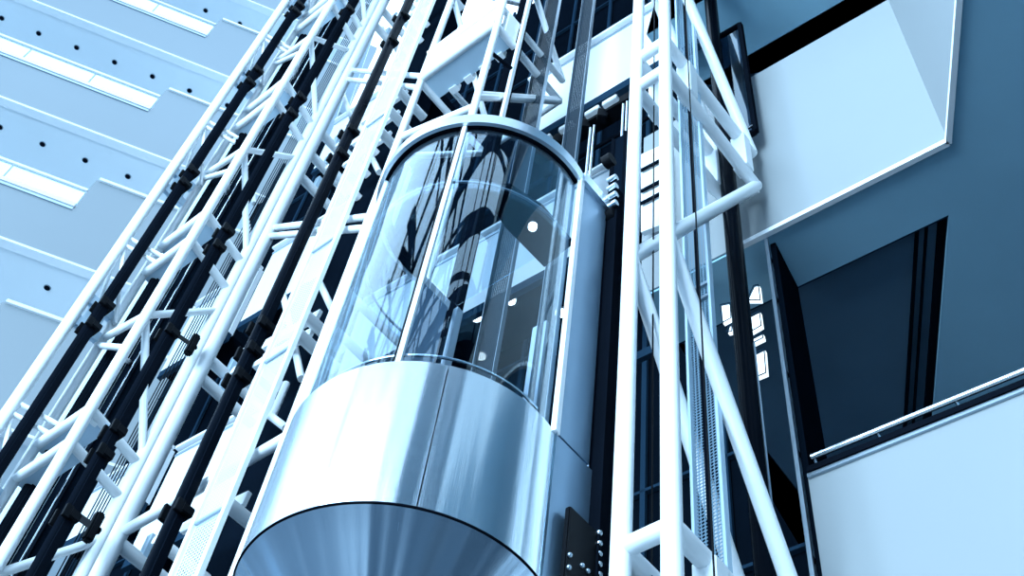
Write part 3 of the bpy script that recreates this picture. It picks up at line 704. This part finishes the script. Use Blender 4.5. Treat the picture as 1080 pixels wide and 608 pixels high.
bm = B(); wallstrip(bm, arc(RC+0.004), zb-0.006, zb+0.004, 0.012); link('drum_lip', bm, 'black', car, True)
# glazing
RG = 0.815
for a0, a1 in ((-HALF+1, -30.8), (-29.2, 29.2), (30.8, HALF-1)):
    bm = B(); wallstrip(bm, arc(RG, a0, a1, 40), zm-0.01, zt-0.1, 0.006); link('glass_panel', bm, 'glass', car, True)
for s_ in (-30, 30):
    p = cc+v2(FRONT+s_)*(RG+0.004)
    bm = B(); bar(bm, (p.x, p.y, zm-0.01), (p.x, p.y, zt-0.08), 0.034, 0.03, (p-cc).to_3d()); ml = link('mullion', bm, 'white', car)
    p = cc+v2(FRONT+s_-1.6)*(RG+0.002)
    bm = B(); bar(bm, (p.x, p.y, zm-0.01), (p.x, p.y, zt-0.08), 0.02, 0.02, (p-cc).to_3d()); link('gasket', bm, 'rubber', ml)
bm = B(); wallstrip(bm, [cc+v2(FRONT-HALF+2*HALF*i/96)*(RC+0.01) for i in range(97)], zt-0.125, zt, 0.03)
link('top_ring', bm, 'ring', car, True, ORG)
bm = B(); wallstrip(bm, [cc+v2(FRONT-HALF+2*HALF*i/96)*(RC-0.02) for i in range(97)], zt-0.115, zt-0.02, 0.06)
link('ring_underside', bm, 'black', car, True)
for s_ in (0, -1):
    p = arc(RC+0.01)[s_]; q_ = p+bv*0.34
    bm = B(); bar(bm, (p.x, p.y, zt-0.06), (q_.x, q_.y, zt-0.06), 0.12, 0.05, up3); link('ring_return', bm, 'ring', car, False, ORG)
bm = B(); wallstrip(bm, arc(RG-0.01), zt-0.98, zt-0.87, 0.012); link('transom_band', bm, 'glass', car, True)
bm = B(); wallstrip(bm, arc(RG-0.015), zt-0.90, zt-0.885, 0.015); link('transom_line', bm, 'grey', car, True)
for zz_, r_ in ((zm+0.15, 0.010),):
    pts = arc(RG-0.04, -95, 95, 64); bm = B()
    for i in range(64): tube(bm, (pts[i].x, pts[i].y, zz_), (pts[i+1].x, pts[i+1].y, zz_), r_, 10, False)
    link('inner_handrail', bm, 'chrome', car, True)
bm = B(); slab(bm, plan(RG-0.02, 0.4), zt-0.05, zt-0.04); link('glass_roof', bm, 'glass', car)
# part ceiling with spot lamps
zce = 7.05
cp = [at_z(p, zce) for p in ((500, 190), (538, 198), (572, 220), (604, 258), (574, 282), (533, 240))]
bm = B(); prism(bm, cp, (0, 0, 0.05)); cl = link('ceiling_panel', bm, 'dark', car)
for p in ((562, 238),):
    c = at_z(p, zce-0.01); bm = B(); tube(bm, c, c-up3*0.03, 0.032, 16); link('spot_lamp', bm, 'lamp', cl)
# rear frame
for s_ in (0, -1):
    p = arc(RG-0.03)[s_]+bv*0.42
    bm = B(); bar(bm, (p.x, p.y, zm-0.05), (p.x, p.y, zt-0.1), 0.07, 0.05, bv.to_3d()); link('rear_post', bm, 'grey', car)
for (x, w_) in ((565, 0.05), (575, 0.03)):
    a_, b_ = ab_of((x, 350), 4.28); p = AB(a_, b_); bm = B(); bar(bm, (p.x, p.y, zm-0.05), (p.x, p.y, zt-0.15), w_, 0.03, av.to_3d()); link('door_post', bm, 'grey', car)
# sling: the black carriage on the right flank
a_s = av.dot(arc(RC)[-1]) if av.dot(arc(RC)[-1]) < av.dot(arc(RC)[0]) else av.dot(arc(RC)[0])
b_s = bv.dot(cc)
def sl(a_, b_, z): v = av*a_+bv*b_; return Vector((v.x, v.y, z))
def on_a(p, a_):
    r_ = ray(p); k = a_/(av.x*r_.x+av.y*r_.y); return (bv.x*r_.x+bv.y*r_.y)*k, r_.z*k+CZ
bm = B(); bar(bm, sl(a_s-0.03, b_s+0.66, zb-0.9), sl(a_s-0.03, b_s+0.66, zt+0.2), 0.10, 0.26, av.to_3d()); sg = link('sling_upright', bm, 'black', car)
bm = B(); bar(bm, sl(a_s-0.02, b_s+0.54, zb-0.2), sl(a_s-0.02, b_s+0.54, zt-0.2), 0.02, 0.012, av.to_3d()); link('edge_bead', bm, 'grey', sg)
ap = a_s-0.045
b0_, zt0 = on_a((596, 564), ap); b1_, zt1 = on_a((643, 548), ap)
zpt = (zt0+zt1)/2
bm = B(); bar(bm, sl(ap, (b0_+b1_)/2, zpt-0.85), sl(ap, (b0_+b1_)/2, zpt), 0.04, b1_-b0_, av.to_3d(), 0.008); gp = link('guide_plate', bm, 'rubber', car)
for i in range(6):
    b_, z_ = on_a((632, 563+11*i), ap-0.025); bm = B(); bmesh.ops.create_uvsphere(bm, u_segments=14, v_segments=8, radius=0.020, matrix=Matrix.Translation(sl(ap-0.025, b_, z_))); link('bolt', bm, 'chrome', gp, True)
for p in ((601, 586), (600, 599), (614, 597), (620, 603), (603, 612)):
    b_, z_ = on_a(p, ap-0.025); bm = B(); bmesh.ops.create_uvsphere(bm, u_segments=14, v_segments=8, radius=0.015, matrix=Matrix.Translation(sl(ap-0.025, b_, z_))); link('bolt', bm, 'grey', gp, True)
for i in range(4):
    b_, z_ = on_a((645, 190+9*i), a_s-0.05); bm = B(); tube(bm, sl(a_s-0.02, b_, z_), sl(a_s-0.10, b_, z_), 0.030, 16); link('buffer_spring', bm, 'chrome', sg, True)
for p, r_ in (((645, 168), 0.06), ((648, 226), 0.06)):
    b_, z_ = on_a(p, a_s-0.05); bm = B(); tube(bm, sl(a_s+0.02, b_, z_), sl(a_s-0.06, b_, z_), r_, 24); link('guide_roller', bm, 'rubber', sg, True)
